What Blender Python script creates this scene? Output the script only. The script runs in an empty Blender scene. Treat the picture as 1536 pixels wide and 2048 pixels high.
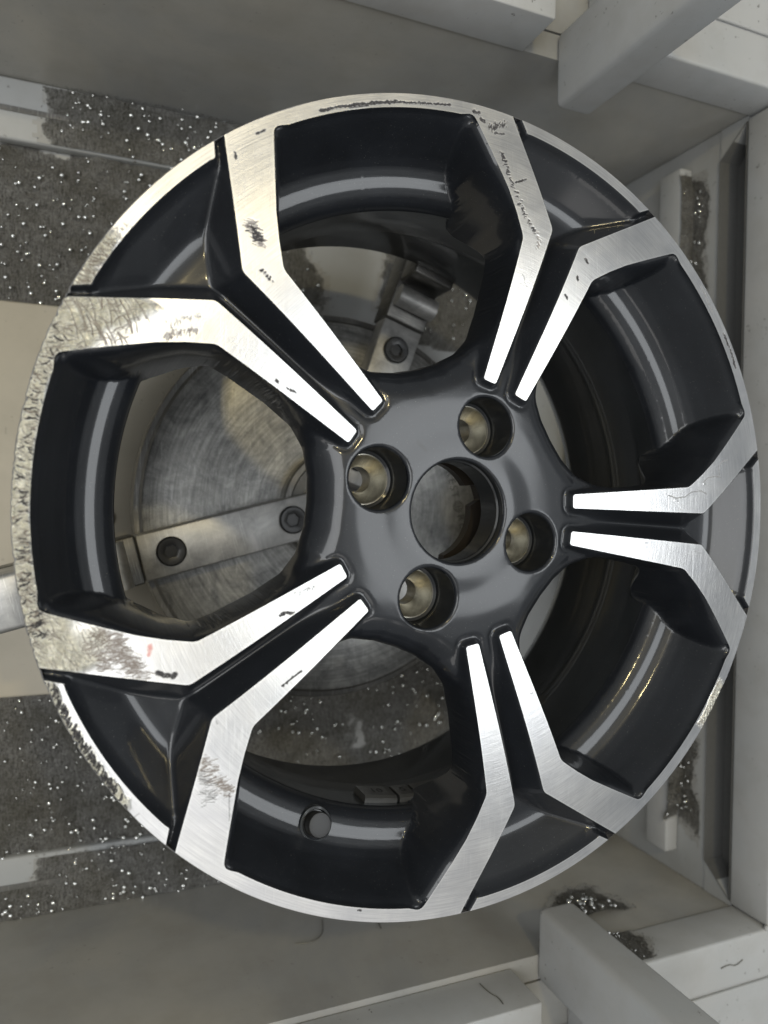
import bpy, bmesh, math, random, time
import numpy as np
from mathutils import Vector, Matrix
from mathutils.geometry import delaunay_2d_cdt
T0 = time.time()
rng = np.random.default_rng(7); random.seed(7)
sc = bpy.context.scene
# ---------------------------------------------------------------- camera
cd = bpy.data.cameras.new('camera'); cam = bpy.data.objects.new('camera', cd); sc.collection.objects.link(cam); sc.camera = cam
RM = np.array([[0.924273, 0.01717699, 0.38134548], [-0.01070145, 0.9997604, -0.01909505], [-0.3815821, 0.01356809, 0.92423536]])
CP = np.array([-0.19447, 0.00464, 0.35830])
M = Matrix(RM.T.tolist()).to_4x4(); M.translation = Vector(CP); cam.matrix_world = M
cd.sensor_fit = 'VERTICAL'; cd.sensor_height = 36; cd.sensor_width = 27; cd.lens = 1493.9 / 2048 * 36
cd.clip_start = .01; cd.clip_end = 50
cd.dof.use_dof = True; cd.dof.focus_distance = .425; cd.dof.aperture_fstop = 6.5
# ---------------------------------------------------------------- world and lamps
w = bpy.data.worlds.new('World'); sc.world = w; w.use_nodes = True
bg = w.node_tree.nodes['Background']; bg.inputs[0].default_value = (.80, .84, .86, 1); bg.inputs[1].default_value = .28
sc.view_settings.view_transform = 'Standard'; sc.view_settings.look = 'None'; sc.view_settings.gamma = 1; sc.view_settings.exposure = .16
def area(name, loc, target, sx, sy, power, col, shape='RECTANGLE'):
    l = bpy.data.lights.new(name, 'AREA'); l.shape = shape; l.size = sx; l.size_y = sy; l.energy = power; l.color = col
    o = bpy.data.objects.new(name, l); sc.collection.objects.link(o); o.location = loc
    o.rotation_euler = (Vector(target) - Vector(loc)).to_track_quat('-Z', 'Y').to_euler(); return o
area('machine_lamp', (.50, .02, 1.02), (.05, 0, 0), .60, .50, 4.3, (.93, .97, 1.0))
area('door_light', (-.68, .05, 1.12), (.05, 0, -.15), .75, .9, 8.5, (.965, .985, 1.0))
area('warm_lamp', (-.17, .46, 1.10), (-.15, .05, -.1), .06, .045, 2.4, (1.0, .82, .42))
area('far_light', (-.2, -.95, 1.1), (.05, 0, -.1), 1.0, .4, 2.0, (1.0, .97, .93))
# ---------------------------------------------------------------- helpers
COL = sc.collection
def link(name, me, mat=None, parent=None, loc=None):
    o = bpy.data.objects.new(name, me); COL.objects.link(o)
    if mat is not None and me is not None:
        me.materials.clear(); me.materials.append(mat)
    if parent is not None: o.parent = parent
    if loc is not None: o.location = loc
    return o
def tag(o, label=None, cat=None, group=None, kind=None):
    for k, v in (('label', label), ('category', cat), ('group', group), ('kind', kind)):
        if v: o[k] = v
    return o
def empty(name, loc=(0, 0, 0)):
    o = bpy.data.objects.new(name, None); COL.objects.link(o); o.location = loc; o.empty_display_size = .02; return o
def mesh_np(name, V, F, smooth=True):
    me = bpy.data.meshes.new(name); me.from_pydata([tuple(v) for v in V], [], [tuple(f) for f in F]); me.update()
    me.polygons.foreach_set('use_smooth', np.full(len(me.polygons), smooth)); me.update(); return me
def bm_mesh(name, bm, smooth=False):
    bmesh.ops.recalc_face_normals(bm, faces=bm.faces)
    me = bpy.data.meshes.new(name); bm.to_mesh(me); bm.free()
    me.polygons.foreach_set('use_smooth', np.full(len(me.polygons), smooth)); me.update(); return me
def set_auto(me, ang=35):
    me.polygons.foreach_set('use_smooth', np.full(len(me.polygons), True)); me.update()
    try: me.set_sharp_from_angle(angle=math.radians(ang))
    except Exception: pass
def box_bm(bm, lo, hi, mat=None):
    vs = [bm.verts.new((x, y, z)) for x in (lo[0], hi[0]) for y in (lo[1], hi[1]) for z in (lo[2], hi[2])]
    idx = [(0,1,3,2), (4,6,7,5), (0,4,5,1), (2,3,7,6), (0,2,6,4), (1,5,7,3)]
    for f in idx: bm.faces.new([vs[i] for i in f])
    if mat is not None: bmesh.ops.transform(bm, matrix=mat, verts=vs)
    return vs
def box_mesh(name, lo, hi, bevel=0.0, seg=2, mat=None):
    bm = bmesh.new(); box_bm(bm, lo, hi)
    if bevel: bmesh.ops.bevel(bm, geom=list(bm.edges), offset=bevel, segments=seg, profile=.5, affect='EDGES')
    if mat is not None: bmesh.ops.transform(bm, matrix=mat, verts=bm.verts)
    me = bm_mesh(name, bm); set_auto(me, 50); return me
def lathe(name, prof, n=128, center=(0, 0), a0=0, a1=2*math.pi, sharp=40):
    full = abs(a1 - a0 - 2*math.pi) < 1e-6
    th = np.linspace(a0, a1, n, endpoint=not full); V = []; F = []
    for r, z in prof:
        for t in th: V.append((center[0] + r*math.cos(t), center[1] + r*math.sin(t), z))
    m = len(th)
    for i in range(len(prof)-1):
        for j in range(m if full else m-1):
            a = i*m+j; b = i*m+(j+1) % m; F.append((a, b, b+m, a+m))
    me = mesh_np(name, V, F); set_auto(me, sharp); return me
def disc_cap(bm_list): pass
# ---------------------------------------------------------------- materials
class NT:
    def __init__(s, name):
        s.m = bpy.data.materials.new(name); s.m.use_nodes = True; s.t = s.m.node_tree; s.n = s.t.nodes; s.b = s.n['Principled BSDF']
    def new(s, ty, **k):
        n = s.n.new(ty)
        for a, v in k.items(): setattr(n, a, v)
        return n
    def l(s, a, b): s.t.links.new(a, b)
    def coord(s, kind='Object', scale=(1, 1, 1), rot=(0,0,0)):
        c = s.new('ShaderNodeTexCoord'); mp = s.new('ShaderNodeMapping'); mp.inputs['Scale'].default_value = scale; mp.inputs['Rotation'].default_value = rot
        s.l(c.outputs[kind], mp.inputs[0]); return mp.outputs[0]
    def noise(s, vec, scale, detail=4, rough=.55, dist=0):
        n = s.new('ShaderNodeTexNoise'); n.inputs['Scale'].default_value = scale; n.inputs['Detail'].default_value = detail
        n.inputs['Roughness'].default_value = rough; n.inputs['Distortion'].default_value = dist; s.l(vec, n.inputs['Vector']); return n.outputs['Fac']
    def ramp(s, fac, stops):
        r = s.new('ShaderNodeValToRGB'); e = r.color_ramp.elements
        while len(e) < len(stops): e.new(.5)
        for i, (p, c) in enumerate(stops):
            e[i].position = p; e[i].color = (c, c, c, 1) if not isinstance(c, tuple) else (*c, 1)
        s.l(fac, r.inputs[0]); return r.outputs[0]
    def mix(s, f, a, b, mode='MIX'):
        m = s.new('ShaderNodeMix', data_type='RGBA', blend_type=mode)
        for i, v in ((0, f), (6, a), (7, b)):
            if isinstance(v, (int, float)): m.inputs[i].default_value = v
            elif isinstance(v, tuple): m.inputs[i].default_value = (*v, 1)
            else: s.l(v, m.inputs[i])
        return m.outputs[2]
    def math(s, op, a, b=0.0, clamp=False):
        m = s.new('ShaderNodeMath', operation=op, use_clamp=clamp)
        for i, v in ((0, a), (1, b)):
            if isinstance(v, (int, float)): m.inputs[i].default_value = v
            else: s.l(v, m.inputs[i])
        return m.outputs[0]
    def attr(s, name):
        a = s.new('ShaderNodeAttribute'); a.attribute_name = name; return a.outputs['Fac']
    def bump(s, h, strength, dist=.001, normal=None):
        b = s.new('ShaderNodeBump'); b.inputs['Strength'].default_value = strength; b.inputs['Distance'].default_value = dist; s.l(h, b.inputs['Height'])
        if normal is not None: s.l(normal, b.inputs['Normal'])
        return b.outputs[0]
    def set(s, **k):
        for a, v in k.items():
            i = s.b.inputs[a.replace('_', ' ')]
            if isinstance(v, (int, float)): i.default_value = v
            elif isinstance(v, tuple): i.default_value = (*v, 1) if len(v) == 3 and i.type == 'RGBA' else v
            else: s.l(v, i)

def radial_coords(s, rs, as_):
    """vector (r*rs, angle*as_, 0) round the wheel axis"""
    c = s.new('ShaderNodeTexCoord'); sep = s.new('ShaderNodeSeparateXYZ'); s.l(c.outputs['Object'], sep.inputs[0])
    x, y = sep.outputs[0], sep.outputs[1]
    r = s.math('SQRT', s.math('ADD', s.math('MULTIPLY', x, x), s.math('MULTIPLY', y, y)))
    a = s.math('ARCTAN2', y, x); cb = s.new('ShaderNodeCombineXYZ')
    s.l(s.math('MULTIPLY', r, rs), cb.inputs[0]); s.l(s.math('MULTIPLY', a, as_), cb.inputs[1]); return cb.outputs[0]

def mat_machined():
    s = NT('machined_aluminium')
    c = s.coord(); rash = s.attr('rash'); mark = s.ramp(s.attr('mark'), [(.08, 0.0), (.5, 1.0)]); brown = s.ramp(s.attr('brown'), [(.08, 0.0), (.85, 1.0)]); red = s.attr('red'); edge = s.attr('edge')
    cloud = s.noise(c, 38, 6, .6, .4); fine = s.noise(c, 420, 5, .7)
    lathe_n = s.noise(radial_coords(s, 2600, 9), 1.0, 2, .5)
    lathe2 = s.noise(radial_coords(s, 700, 4), 1.0, 3, .6)
    # crossing hairline scratches
    scr = []
    for rot, sc_ in ((.4, (900, 30, 30)), (2.0, (1100, 26, 30)), (1.25, (800, 36, 30))):
        cc = s.coord(scale=sc_, rot=(0, 0, rot)); scr.append(s.ramp(s.noise(cc, 1.0, 3, .65, .3), [(.60, 0.0), (.70, 1.0)]))
    hair = s.math('MAXIMUM', s.math('MAXIMUM', scr[0], scr[1]), scr[2])
    hairm = s.math('MULTIPLY', hair, s.ramp(s.noise(c, 22, 3), [(.42, 0.0), (.62, 1.0)]))
    base = s.mix(s.ramp(cloud, [(.3, 0.0), (.7, 1.0)]), (.72, .72, .73), (.88, .87, .85))
    base = s.mix(s.math('MULTIPLY', s.ramp(lathe_n, [(.35, 0.0), (.65, 1.0)]), .42), base, (.46, .46, .47))
    base = s.mix(s.math('MULTIPLY', s.ramp(lathe2, [(.5, 0.0), (.7, 1.0)]), .25), base, (.95, .95, .95))
    base = s.mix(s.math('MULTIPLY', hairm, .35), base, (.92, .92, .9))
    # gouged kerb rash: finely torn metal, grime held in the grooves
    vv = s.new('ShaderNodeTexVoronoi', feature='DISTANCE_TO_EDGE'); mp = s.coord(scale=(1, .38, 1), rot=(0, 0, .35)); s.l(mp, vv.inputs['Vector']); vv.inputs['Scale'].default_value = 330
    rn = s.noise(s.coord(scale=(1, .35, 1), rot=(0, 0, .5)), 250, 6, .72, 1.2)
    rn2 = s.noise(s.coord(scale=(.3, 1, 1), rot=(0, 0, .3)), 300, 5, .7, .8)
    tear = s.mix(.5, rn, rn2)
    grime = s.math('MULTIPLY', rash, s.ramp(tear, [(.40, 1.0), (.47, .55), (.52, 0.0)]))
    base = s.mix(s.math('MULTIPLY', rash, .75), base, (.90, .85, .64))
    base = s.mix(s.math('MULTIPLY', grime, .55), base, (.20, .17, .12))
    bright = s.attr('bright'); base = s.mix(bright, base, (.97, .95, .86))
    mk_n = s.ramp(s.noise(c, 900, 4, .7), [(.25, .7), (.5, 1.0)])
    base = s.mix(s.math('MULTIPLY', s.math('MULTIPLY', brown, .9), mk_n), base, (.15, .115, .09))
    base = s.mix(s.math('MULTIPLY', mark, mk_n), base, (.035, .033, .035))
    base = s.mix(s.math('MULTIPLY', red, .7), base, (.55, .10, .06))
    base = s.mix(s.math('MULTIPLY', edge, .6), base, (.95, .95, .93))  # chamfer highlight painted into the colour along the cut edges
    dirty = s.math('MAXIMUM', s.math('MAXIMUM', mark, brown), grime, True)
    metal = s.math('SUBTRACT', 1.0, s.math('MULTIPLY', dirty, 1.0), True)
    rough = s.math('ADD', s.math('ADD', .36, s.math('MULTIPLY', cloud, .18)), s.math('ADD', s.math('MULTIPLY', rash, -.04), s.math('MULTIPLY', dirty, .3)))
    h = s.math('ADD', s.math('MULTIPLY', lathe_n, .5), s.math('MULTIPLY', lathe2, .5))
    n1 = s.bump(h, .22, .0005)
    n2 = s.bump(s.math('ADD', fine, s.math('MULTIPLY', hair, -.8)), .13, .0004, n1)
    n3 = s.bump(s.math('MULTIPLY', s.math('ADD', tear, s.math('MULTIPLY', vv.outputs[0], .5)), rash), 1.0, .0034, n2)
    cc = s.new('ShaderNodeTexCoord'); cr = s.new('ShaderNodeVectorMath', operation='CROSS_PRODUCT'); cr.inputs[0].default_value = (0, 0, 1); s.l(cc.outputs['Object'], cr.inputs[1])
    nz = s.new('ShaderNodeVectorMath', operation='NORMALIZE'); s.l(cr.outputs[0], nz.inputs[0])
    s.set(Base_Color=base, Metallic=metal, Roughness=rough, Normal=n3, Anisotropic=.55, Tangent=nz.outputs[0])
    s.set(Coat_Weight=s.math('MULTIPLY', s.math('SUBTRACT', 1.0, dirty, True), .2), Coat_Roughness=.12)
    return s.m

def mat_paint(name='gloss_black_paint', col=(.0095, .0108, .0135), rough=.33, dusty=1.0):
    s = NT(name); c = s.coord()
    cl = s.noise(c, 30, 5, .6); sp = s.noise(c, 1500, 2, .5); speck = s.ramp(sp, [(.715, 0.0), (.745, 1.0)])
    base = s.mix(s.ramp(cl, [(.35, 0.0), (.7, 1.0)]), col, tuple(min(1, x*1.5) for x in col))
    base = s.mix(s.math('MULTIPLY', speck, .35*dusty), base, (.30, .30, .28))
    hair = s.ramp(s.noise(radial_coords(s, 1500, 7), 1.0, 3, .6), [(.3, 0.0), (.75, 1.0)])
    rg = s.math('ADD', rough, s.math('MULTIPLY', s.math('ADD', cl, hair), .07))
    mk = s.attr('hubmark'); base = s.mix(mk, base, (.004, .004, .004))
    n = s.bump(s.math('ADD', s.noise(c, 700, 3, .6), s.math('MULTIPLY', hair, .6)), .035, .0006)
    s.set(Base_Color=base, Roughness=rg, Normal=n, Coat_Weight=.65, Coat_Roughness=.10, Specular_IOR_Level=.32)
    return s.m

def mat_enclosure(name, col, warm, rough=.42, stain=.5, spots=1.0):
    s = NT(name); c = s.coord('Object')
    big = s.noise(c, 5.5, 5, .62, .5); mid = s.noise(c, 26, 5, .6)
    base = s.mix(s.ramp(big, [(.35, 0.0), (.68, 1.0)]), col, warm)
    base = s.mix(s.math('MULTIPLY', s.ramp(mid, [(.45, 0.0), (.75, 1.0)]), .35*stain), base, (.20, .17, .12))
    sp = s.noise(c, 230, 3, .6); reg = s.ramp(s.noise(c, 16, 3, .6), [(.45, 0.0), (.65, 1.0)])
    speck = s.math('MULTIPLY', s.ramp(sp, [(.66, 0.0), (.71, 1.0)]), reg)
    base = s.mix(s.math('MULTIPLY', speck, .55*spots), base, (.10, .09, .08))
    s.set(Base_Color=base, Roughness=s.math('ADD', rough, s.math('MULTIPLY', mid, .15)), Normal=s.bump(s.noise(c, 600, 3, .5), .05, .0008))
    return s.m

def mat_metal(name, c1, c2, rough=.38, scale=40, swirl=0, metallic=1.0, grime=.4):
    s = NT(name); c = s.coord()
    a = s.noise(c, scale, 6, .65, 1.2 + swirl*2); b = s.noise(c, scale*9, 4, .6, .5)
    base = s.mix(s.ramp(a, [(.32, 0.0), (.68, 1.0)]), c1, c2)
    base = s.mix(s.math('MULTIPLY', s.ramp(s.noise(c, scale*.45, 5, .7, .8), [(.5, 0.0), (.72, 1.0)]), grime), base, tuple(x*.25 for x in c1))
    if swirl:
        w_ = s.ramp(s.noise(c, scale*1.3, 5, .6, 5.0), [(.47, 0.0), (.5, 1.0), (.53, 0.0)]); base = s.mix(s.math('MULTIPLY', w_, .16), base, (.8, .8, .77))
    hs = s.ramp(s.noise(s.coord(scale=(900, 40, 40), rot=(0, 0, .6)), 1.0, 3, .6), [(.58, 0.0), (.7, 1.0)])
    base = s.mix(s.math('MULTIPLY', hs, .25), base, (.85, .85, .82))
    s.set(Base_Color=base, Metallic=metallic, Roughness=s.math('ADD', rough, s.math('MULTIPLY', a, .2)), Normal=s.bump(b, .12, .0006, s.bump(s.noise(radial_coords(s, 900, 3), 1.0, 3, .6), .25, .0005) if swirl else None))
    return s.m

def ring_marks(m):   # concentric turning marks on the face plate
    t = m.node_tree; bs = t.nodes['Principled BSDF']; src = bs.inputs['Base Color'].links[0].from_socket
    s = NT.__new__(NT); s.m = m; s.t = t; s.n = t.nodes; s.b = bs
    k = s.ramp(s.noise(radial_coords(s, 420, 1.2), 1.0, 4, .7), [(.35, .62), (.6, 1.0)]); s.l(s.mix(1.0, src, k, 'MULTIPLY'), bs.inputs['Base Color']); return m
def mat_plain(name, col, rough=.5, metallic=0.0, coat=0.0, bump=.1, scale=300):
    s = NT(name); c = s.coord(); n = s.noise(c, scale, 4, .6)
    base = s.mix(n, col, tuple(min(1, x*1.35) for x in col))
    s.set(Base_Color=base, Roughness=rough, Metallic=metallic, Coat_Weight=coat, Normal=s.bump(n, bump, .0006)); return s.m

MACH = mat_machined(); PAINT = mat_paint(); PAINT2 = mat_paint('satin_black_barrel_paint', (.010, .012, .014), .34)
ENC = mat_enclosure('grey_enclosure_paint', (.36, .37, .37), (.40, .40, .385))
ENCW = mat_enclosure('beige_tray_paint', (.50, .455, .365), (.43, .395, .32), stain=.4)
ENCL = mat_enclosure('light_frame_paint', (.43, .44, .44), (.48, .475, .46), stain=.6, spots=2.0)
ENCD = mat_enclosure('wall_paint_with_film_reflections', (.31, .31, .30), (.43, .41, .36), stain=.7, rough=.3)  # pale mottling stands for coolant film reflections and stains, put into the colour
CHUCK = mat_metal('turned_steel_plate', (.22, .22, .215), (.46, .455, .43), .34, 26, 1, metallic=.75)
ring_marks(CHUCK)
CHRIM = mat_metal('dark_oiled_steel', (.16, .16, .155), (.26, .25, .23), .35, 30)
JAW = mat_metal('ground_steel_jaw', (.34, .34, .33), (.54, .53, .51), .36, 45, 0, metallic=.75)
SEAT = mat_metal('bare_nickel_seat', (.30, .285, .24), (.55, .53, .46), .26, 90, 0, grime=.3)
BOLT = mat_plain('black_oxide_bolt', (.012, .012, .012), .35, 0.0, .1)
RUB = mat_plain('black_rubber', (.010, .010, .010), .42)
SLOT_SHADE = mat_plain('painted_slot_shade', (.11, .11, .105), .5)  # dark colour stands in for the shade inside the end wall slot
SWARF = None
def mat_swarf():
    s = NT('wet_aluminium_swarf'); c = s.coord()
    n = s.noise(c, 620, 5, .75); b = s.noise(c, 30, 4, .6); f = s.noise(c, 1500, 3, .7); st = s.noise(s.coord(scale=(900, 160, 300)), 1.0, 4, .6)
    base = s.mix(s.ramp(s.math('ADD', s.math('MULTIPLY', n, .6), s.math('MULTIPLY', st, .4)), [(.38, 0.0), (.64, 1.0)]), (.070, .065, .057), (.32, .315, .295))
    base = s.mix(s.math('MULTIPLY', s.ramp(b, [(.4, 0.0), (.65, 1.0)]), .45), base, (.075, .068, .045))
    base = s.mix(s.ramp(f, [(.70, 0.0), (.76, 1.0)]), base, (.75, .75, .72))
    cover = s.math('ADD', .5, s.math('MULTIPLY', s.math('SUBTRACT', s.math('MULTIPLY', s.attr('dens'), 1.5), s.math('ADD', s.math('MULTIPLY', n, .75), s.math('MULTIPLY', b, .3))), 5.0), True)
    base = s.mix(cover, (.34, .335, .315), base)
    s.set(Base_Color=base, Roughness=.38, Metallic=s.math('MULTIPLY', cover, .5), Normal=s.bump(s.math('MULTIPLY', n, cover), .8, .002)); return s.m
SWARF = mat_swarf()
def mat_drop():
    s = NT('water_drop'); c = s.coord(); s.set(Base_Color=s.mix(s.noise(c, 50, 2), (.75, .75, .72), (.9, .9, .86)), Metallic=1.0, Roughness=.03); return s.m
DROP = mat_drop()

# ================================================================ WHEEL
R = .22; TH0 = -0.05354656; A36 = math.radians(36)
def fillet(P, rad, seg=7):
    """round interior corners of an open polyline; rad per point"""
    out = []
    for i, p in enumerate(P):
        p = np.array(p, float)
        if i in (0, len(P)-1) or rad[i] <= 0: out.append(p); continue
        a = np.array(P[i-1], float)-p; b = np.array(P[i+1], float)-p; la = np.linalg.norm(a); lb = np.linalg.norm(b); a /= la; b /= lb
        ang = math.acos(max(-1, min(1, a@b))); d = min(rad[i]/math.tan(ang/2), la*.49, lb*.49)
        p0 = p+a*d; p1 = p+b*d
        for t in np.linspace(0, 1, seg): out.append((1-t)**2*p0 + 2*t*(1-t)*p + t*t*p1)
    return np.array(out)
def densify(P, step):
    out = [P[0]]
    for a, b in zip(P[:-1], P[1:]):
        L = np.linalg.norm(b-a); n = max(1, int(math.ceil(L/step)))
        for k in range(1, n+1): out.append(a+(b-a)*k/n)
    return np.array(out)
def pol(r, a): return (r*math.cos(a), r*math.sin(a))
def w2s(x, y):   # window-local (x, y>0) -> half-sector coords of the spoke
    a = A36-math.atan2(y, x); r = math.hypot(x, y); return (r*math.cos(a), r*math.sin(a))
LIPR = .2128
P1 = (.07345, .00675); P2 = (.07295, .0147); P3 = (.1662, .0098); P5 = pol(R, .2484)
sideM = [(.1385, .0697), (.152, .0686), (.165, .0667), (.181, .0630), (.191, .0606), (.200, .0584), (.2070, .0565)]
lip = [pol(LIPR, b) for b in np.radians(np.linspace(13.2, 0, 14))]
mach_pts = [P5, P3, P1, P2] + [w2s(*q) for q in sideM] + [w2s(*q) for q in lip]
mach_rad = [0, .006, .0016, .0016, .008] + [.02]*5 + [.0055] + [.004] + [0]*13
MB = densify(fillet(mach_pts, mach_rad), .0007)                    # boundary of the bars (without the rim and the seam)
outer = densify(np.array([pol(R, a) for a in np.linspace(A36, .2484, 60)]), .0007)
MPOLY = np.vstack([MB, outer])
a_tip = math.radians(11.45)
arcB = densify(fillet([pol(R, .2207), pol(.2135, a_tip)] + [pol(.2138, a) for a in np.linspace(a_tip-.012, 0, 14)], [0, .0012, .001] + [0]*13), .0007)
APOLY = np.vstack([arcB, densify(np.array([pol(R, a) for a in np.linspace(0, .2207, 60)]), .0007)])
# hole outline in window coords (half, y>=0), hub side to barrel side
HR = .1765
sideH = [(.0815, 0), (.0822, .013), (.0855, .0275), (.0925, .0390), (.106, .0497), (.126, .0607), (.1365, .0655), (.150, .0640), (.163, .0592), (.1675, .0556)]
holeS = fillet(sideH, [0, .01, .012, .012, .02, .03, .012, .03, .02, 0])
holeA = np.array([pol(HR, b) for b in np.linspace(math.atan2(.0556, .1675), 0, 20)])
HOLE = densify(fillet(list(holeS) + list(holeA[1:]), [0]*(len(holeS)-1) + [.006] + [0]*19), .0009)
# the same side line carried on outwards, and the machined side line, both in window coords: they bracket the spoke wall
Cs_h = densify(fillet(sideH[:-1] + [(.178, .0530), (.200, .0478), (.216, .0445)], [0, .01, .012, .012, .02, .03, .012, .03, .02, .02, 0, 0]), .0012)
wP2 = w2s(*P2)
Cs_m = densify(fillet([w2s(.058, .004), wP2] + sideM + [(.216, .0545)], [0, .006, .008] + [.02]*5 + [.01, 0]), .0012)

def seg_dist(Q, P, chunk=6000):
    A = P[:-1]; B = P[1:]; D = B-A; L2 = (D**2).sum(1)+1e-18; out = np.empty(len(Q))
    for i in range(0, len(Q), chunk):
        q = Q[i:i+chunk][:, None, :]; t = np.clip(((q-A)*D).sum(2)/L2, 0, 1); c = A+t[..., None]*D
        out[i:i+chunk] = np.sqrt(((q-c)**2).sum(2).min(1))
    return out
def coarse(P, k=2):
    idx = list(range(0, len(P), k));
    if idx[-1] != len(P)-1: idx.append(len(P)-1)
    return P[idx]
def inside(Q, poly):
    x, y = Q[:, 0], Q[:, 1]; c = np.zeros(len(Q), bool); n = len(poly); px, py = poly[:, 0], poly[:, 1]
    for i in range(n):
        j = i-1
        if py[i] == py[j]: continue
        m = ((py[i] > y) != (py[j] > y)) & (x < (px[j]-px[i])*(y-py[i])/(py[j]-py[i])+px[i]); c ^= m
    return c
def fold(XY):
    r = np.hypot(XY[:, 0], XY[:, 1]); a = np.arctan2(XY[:, 1], XY[:, 0])-TH0
    s = np.mod(a+A36, 2*A36)-A36; k = np.floor((a+A36)/(2*A36)).astype(int) % 5
    sgn = np.where(s >= 0, 1, -1); s = np.abs(s); b = A36-s
    return r, s, b, np.stack([r*np.cos(s), r*np.sin(s)], 1), np.stack([r*np.cos(b), r*np.sin(b)], 1), k, sgn
def unfold_half(P, k, sgn, window=False):
    r = np.hypot(P[:, 0], P[:, 1]); a = np.arctan2(P[:, 1], P[:, 0])
    if window: a = A36-a
    a = TH0 + k*2*A36 + sgn*a; return np.stack([r*np.cos(a), r*np.sin(a)], 1)
def ss(x, a, b):
    t = np.clip((x-a)/(b-a), 0, 1); return t*t*(3-2*t)
def smax(a, b, k): h = np.clip(.5+.5*(a-b)/k, 0, 1); return b*(1-h)+a*h+k*h*(1-h)
def smooth_curve(xs, ys, sg):
    X = np.linspace(-.03, .26, 2901); Y = np.interp(X, xs, ys); k = np.exp(-.5*(np.arange(-int(4*sg*1e4), int(4*sg*1e4)+1)/(sg*1e4))**2); k /= k.sum()
    P = np.pad(Y, len(k)//2, mode='edge'); return X, np.convolve(P, k, 'valid')
ZT = smooth_curve([0, .060, .074, .085, .10, .12, .14, .155, .165, .175, .19, .205, .215, .22], [-.0040, -.0040, -.0023, -.0010, .0009, .0032, .0046, .0050, .0050, .0048, .0037, .0018, .0006, 0], .0075)
HF = smooth_curve([0, .0285, .031, .036, .045, .060, .070, .085, .12, .165, .186, .1935, .2138, .23], [-.0048, -.0048, -.0042, -.0044, -.0050, -.0053, -.0058, -.0075, -.0110, -.0160, -.0182, -.0172, -.0016, -.0012], .0018)
def ztop(r): return np.interp(r, *ZT)
def hub_face(r): return np.interp(r, *HF)
BPR = [.1740, .1765, .1772, .1790, .1820, .1860, .1905, .1950, .1990, .2030, .2070, .2100, .2119, .2128, .23]
BPZ = [-.056, -.0470, -.0432, -.0402, -.0372, -.0350, -.0338, -.0312, -.0262, -.0192, -.0112, -.0052, -.0020, -.0006, 0]
LUGS = [(.0502*math.cos(math.radians(a)), .0502*math.sin(math.radians(a))) for a in (160.3, 70.6, -19.8, -110.2)]; LR = .0166; BORE = .0285
MBc = coarse(MB); ARCc = coarse(arcB); HOLEc = coarse(HOLE)
def field(XY):
    r, s, b, U, W, k, sgn = fold(XY)
    inM = inside(U, MPOLY); inA = inside(U, APOLY)
    dM = seg_dist(U, MBc); dA = seg_dist(U, ARCc)
    zt = ztop(r)
    # painted base
    Hb = hub_face(r)
    notch = ss(s, math.radians(11.2), math.radians(12.0))*ss(r, .2055, .2085)        # the groove cut through the rim
    Hb = Hb*(1-notch) + np.minimum(Hb, -.0066)*notch
    d = np.minimum(dM, dA)
    moat = ss(-dM, -.0060, -.0028)*(1-ss(r, .078, .10)); Hb = Hb-.0011*moat
    vee = (1-ss(np.abs(U[:, 1]), 0, .0055))*ss(r, .078, .11)*(1-ss(r, .16, .18)); Hb = Hb-.0022*vee
    wall = np.where(d < .0004, .25*d/.0004*.001, .00025+2.1*(d-.0004))
    Hs = smax(zt-wall, Hb, .0030)
    # window side
    dh = seg_dist(W, Cs_h); dm = seg_dist(W, Cs_m)
    wside = ss(W[:, 0], .074, .104)
    beyondM = ~inM
    above = inside(W, np.vstack([Cs_m, [(.216, 0)], [(.0, 0)]]))
    Hw = np.where(above, Hs*(1-wside)+(zt-.0004)*wside, Hs)
    inH = inside(W, np.vstack([Cs_h, [(.216, -.001)], [(.0815, -.001)]]))
    wmax = .016-.006*ss(W[:, 0], .09, .12)
    sfrac = np.clip(dh/np.minimum(dh+dm+1e-9, wmax), 0, 1); sfrac = np.where(inH, 0, sfrac)
    p = 1.75; g = (1-(1-sfrac)**p)**(1/p)
    zb = -.030-.028*ss(r, .150, .176)+.006*(1-ss(r, .085, .12))
    Hwin = zb+(Hw-zb)*g
    H = np.where(above | inH, Hwin, Hs)
    bz = np.interp(r, BPR, BPZ)
    Hbar = smax(H, bz, .007)
    m = ss(r, .168, .176); H = np.where((above | inH), H*(1-m)+Hbar*m, H)
    lipblend = (above | inH) & (r > .2085); lb = ss(r, .2085, .2128)
    H = np.where(lipblend, H*(1-lb)+np.minimum(H, bz)*lb, H)
    # never above the cut edge beside it
    near = (d < .0025) & ~(inM | inA); H = np.where(near, np.minimum(H, zt-.15*d), H)
    # rounded edges of bore and stud holes
    eb = r-BORE; H = H-np.where(eb < .0016, .0012*(1-np.sqrt(np.clip(1-(1-np.clip(eb, 0, .0016)/.0016)**2, 0, 1))), 0)
    for lx, ly in LUGS:
        el = np.hypot(XY[:, 0]-lx, XY[:, 1]-ly)-LR; H = H-np.where(el < .0022, .0018*(1-np.sqrt(np.clip(1-(1-np.clip(el, 0, .0022)/.0022)**2, 0, 1))), 0)
    H = np.where(inM | inA, zt, H)
    return H, inM, inA, np.where(inM, dM, np.where(inA, dA, d)), k, sgn, r, s, U, W

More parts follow.
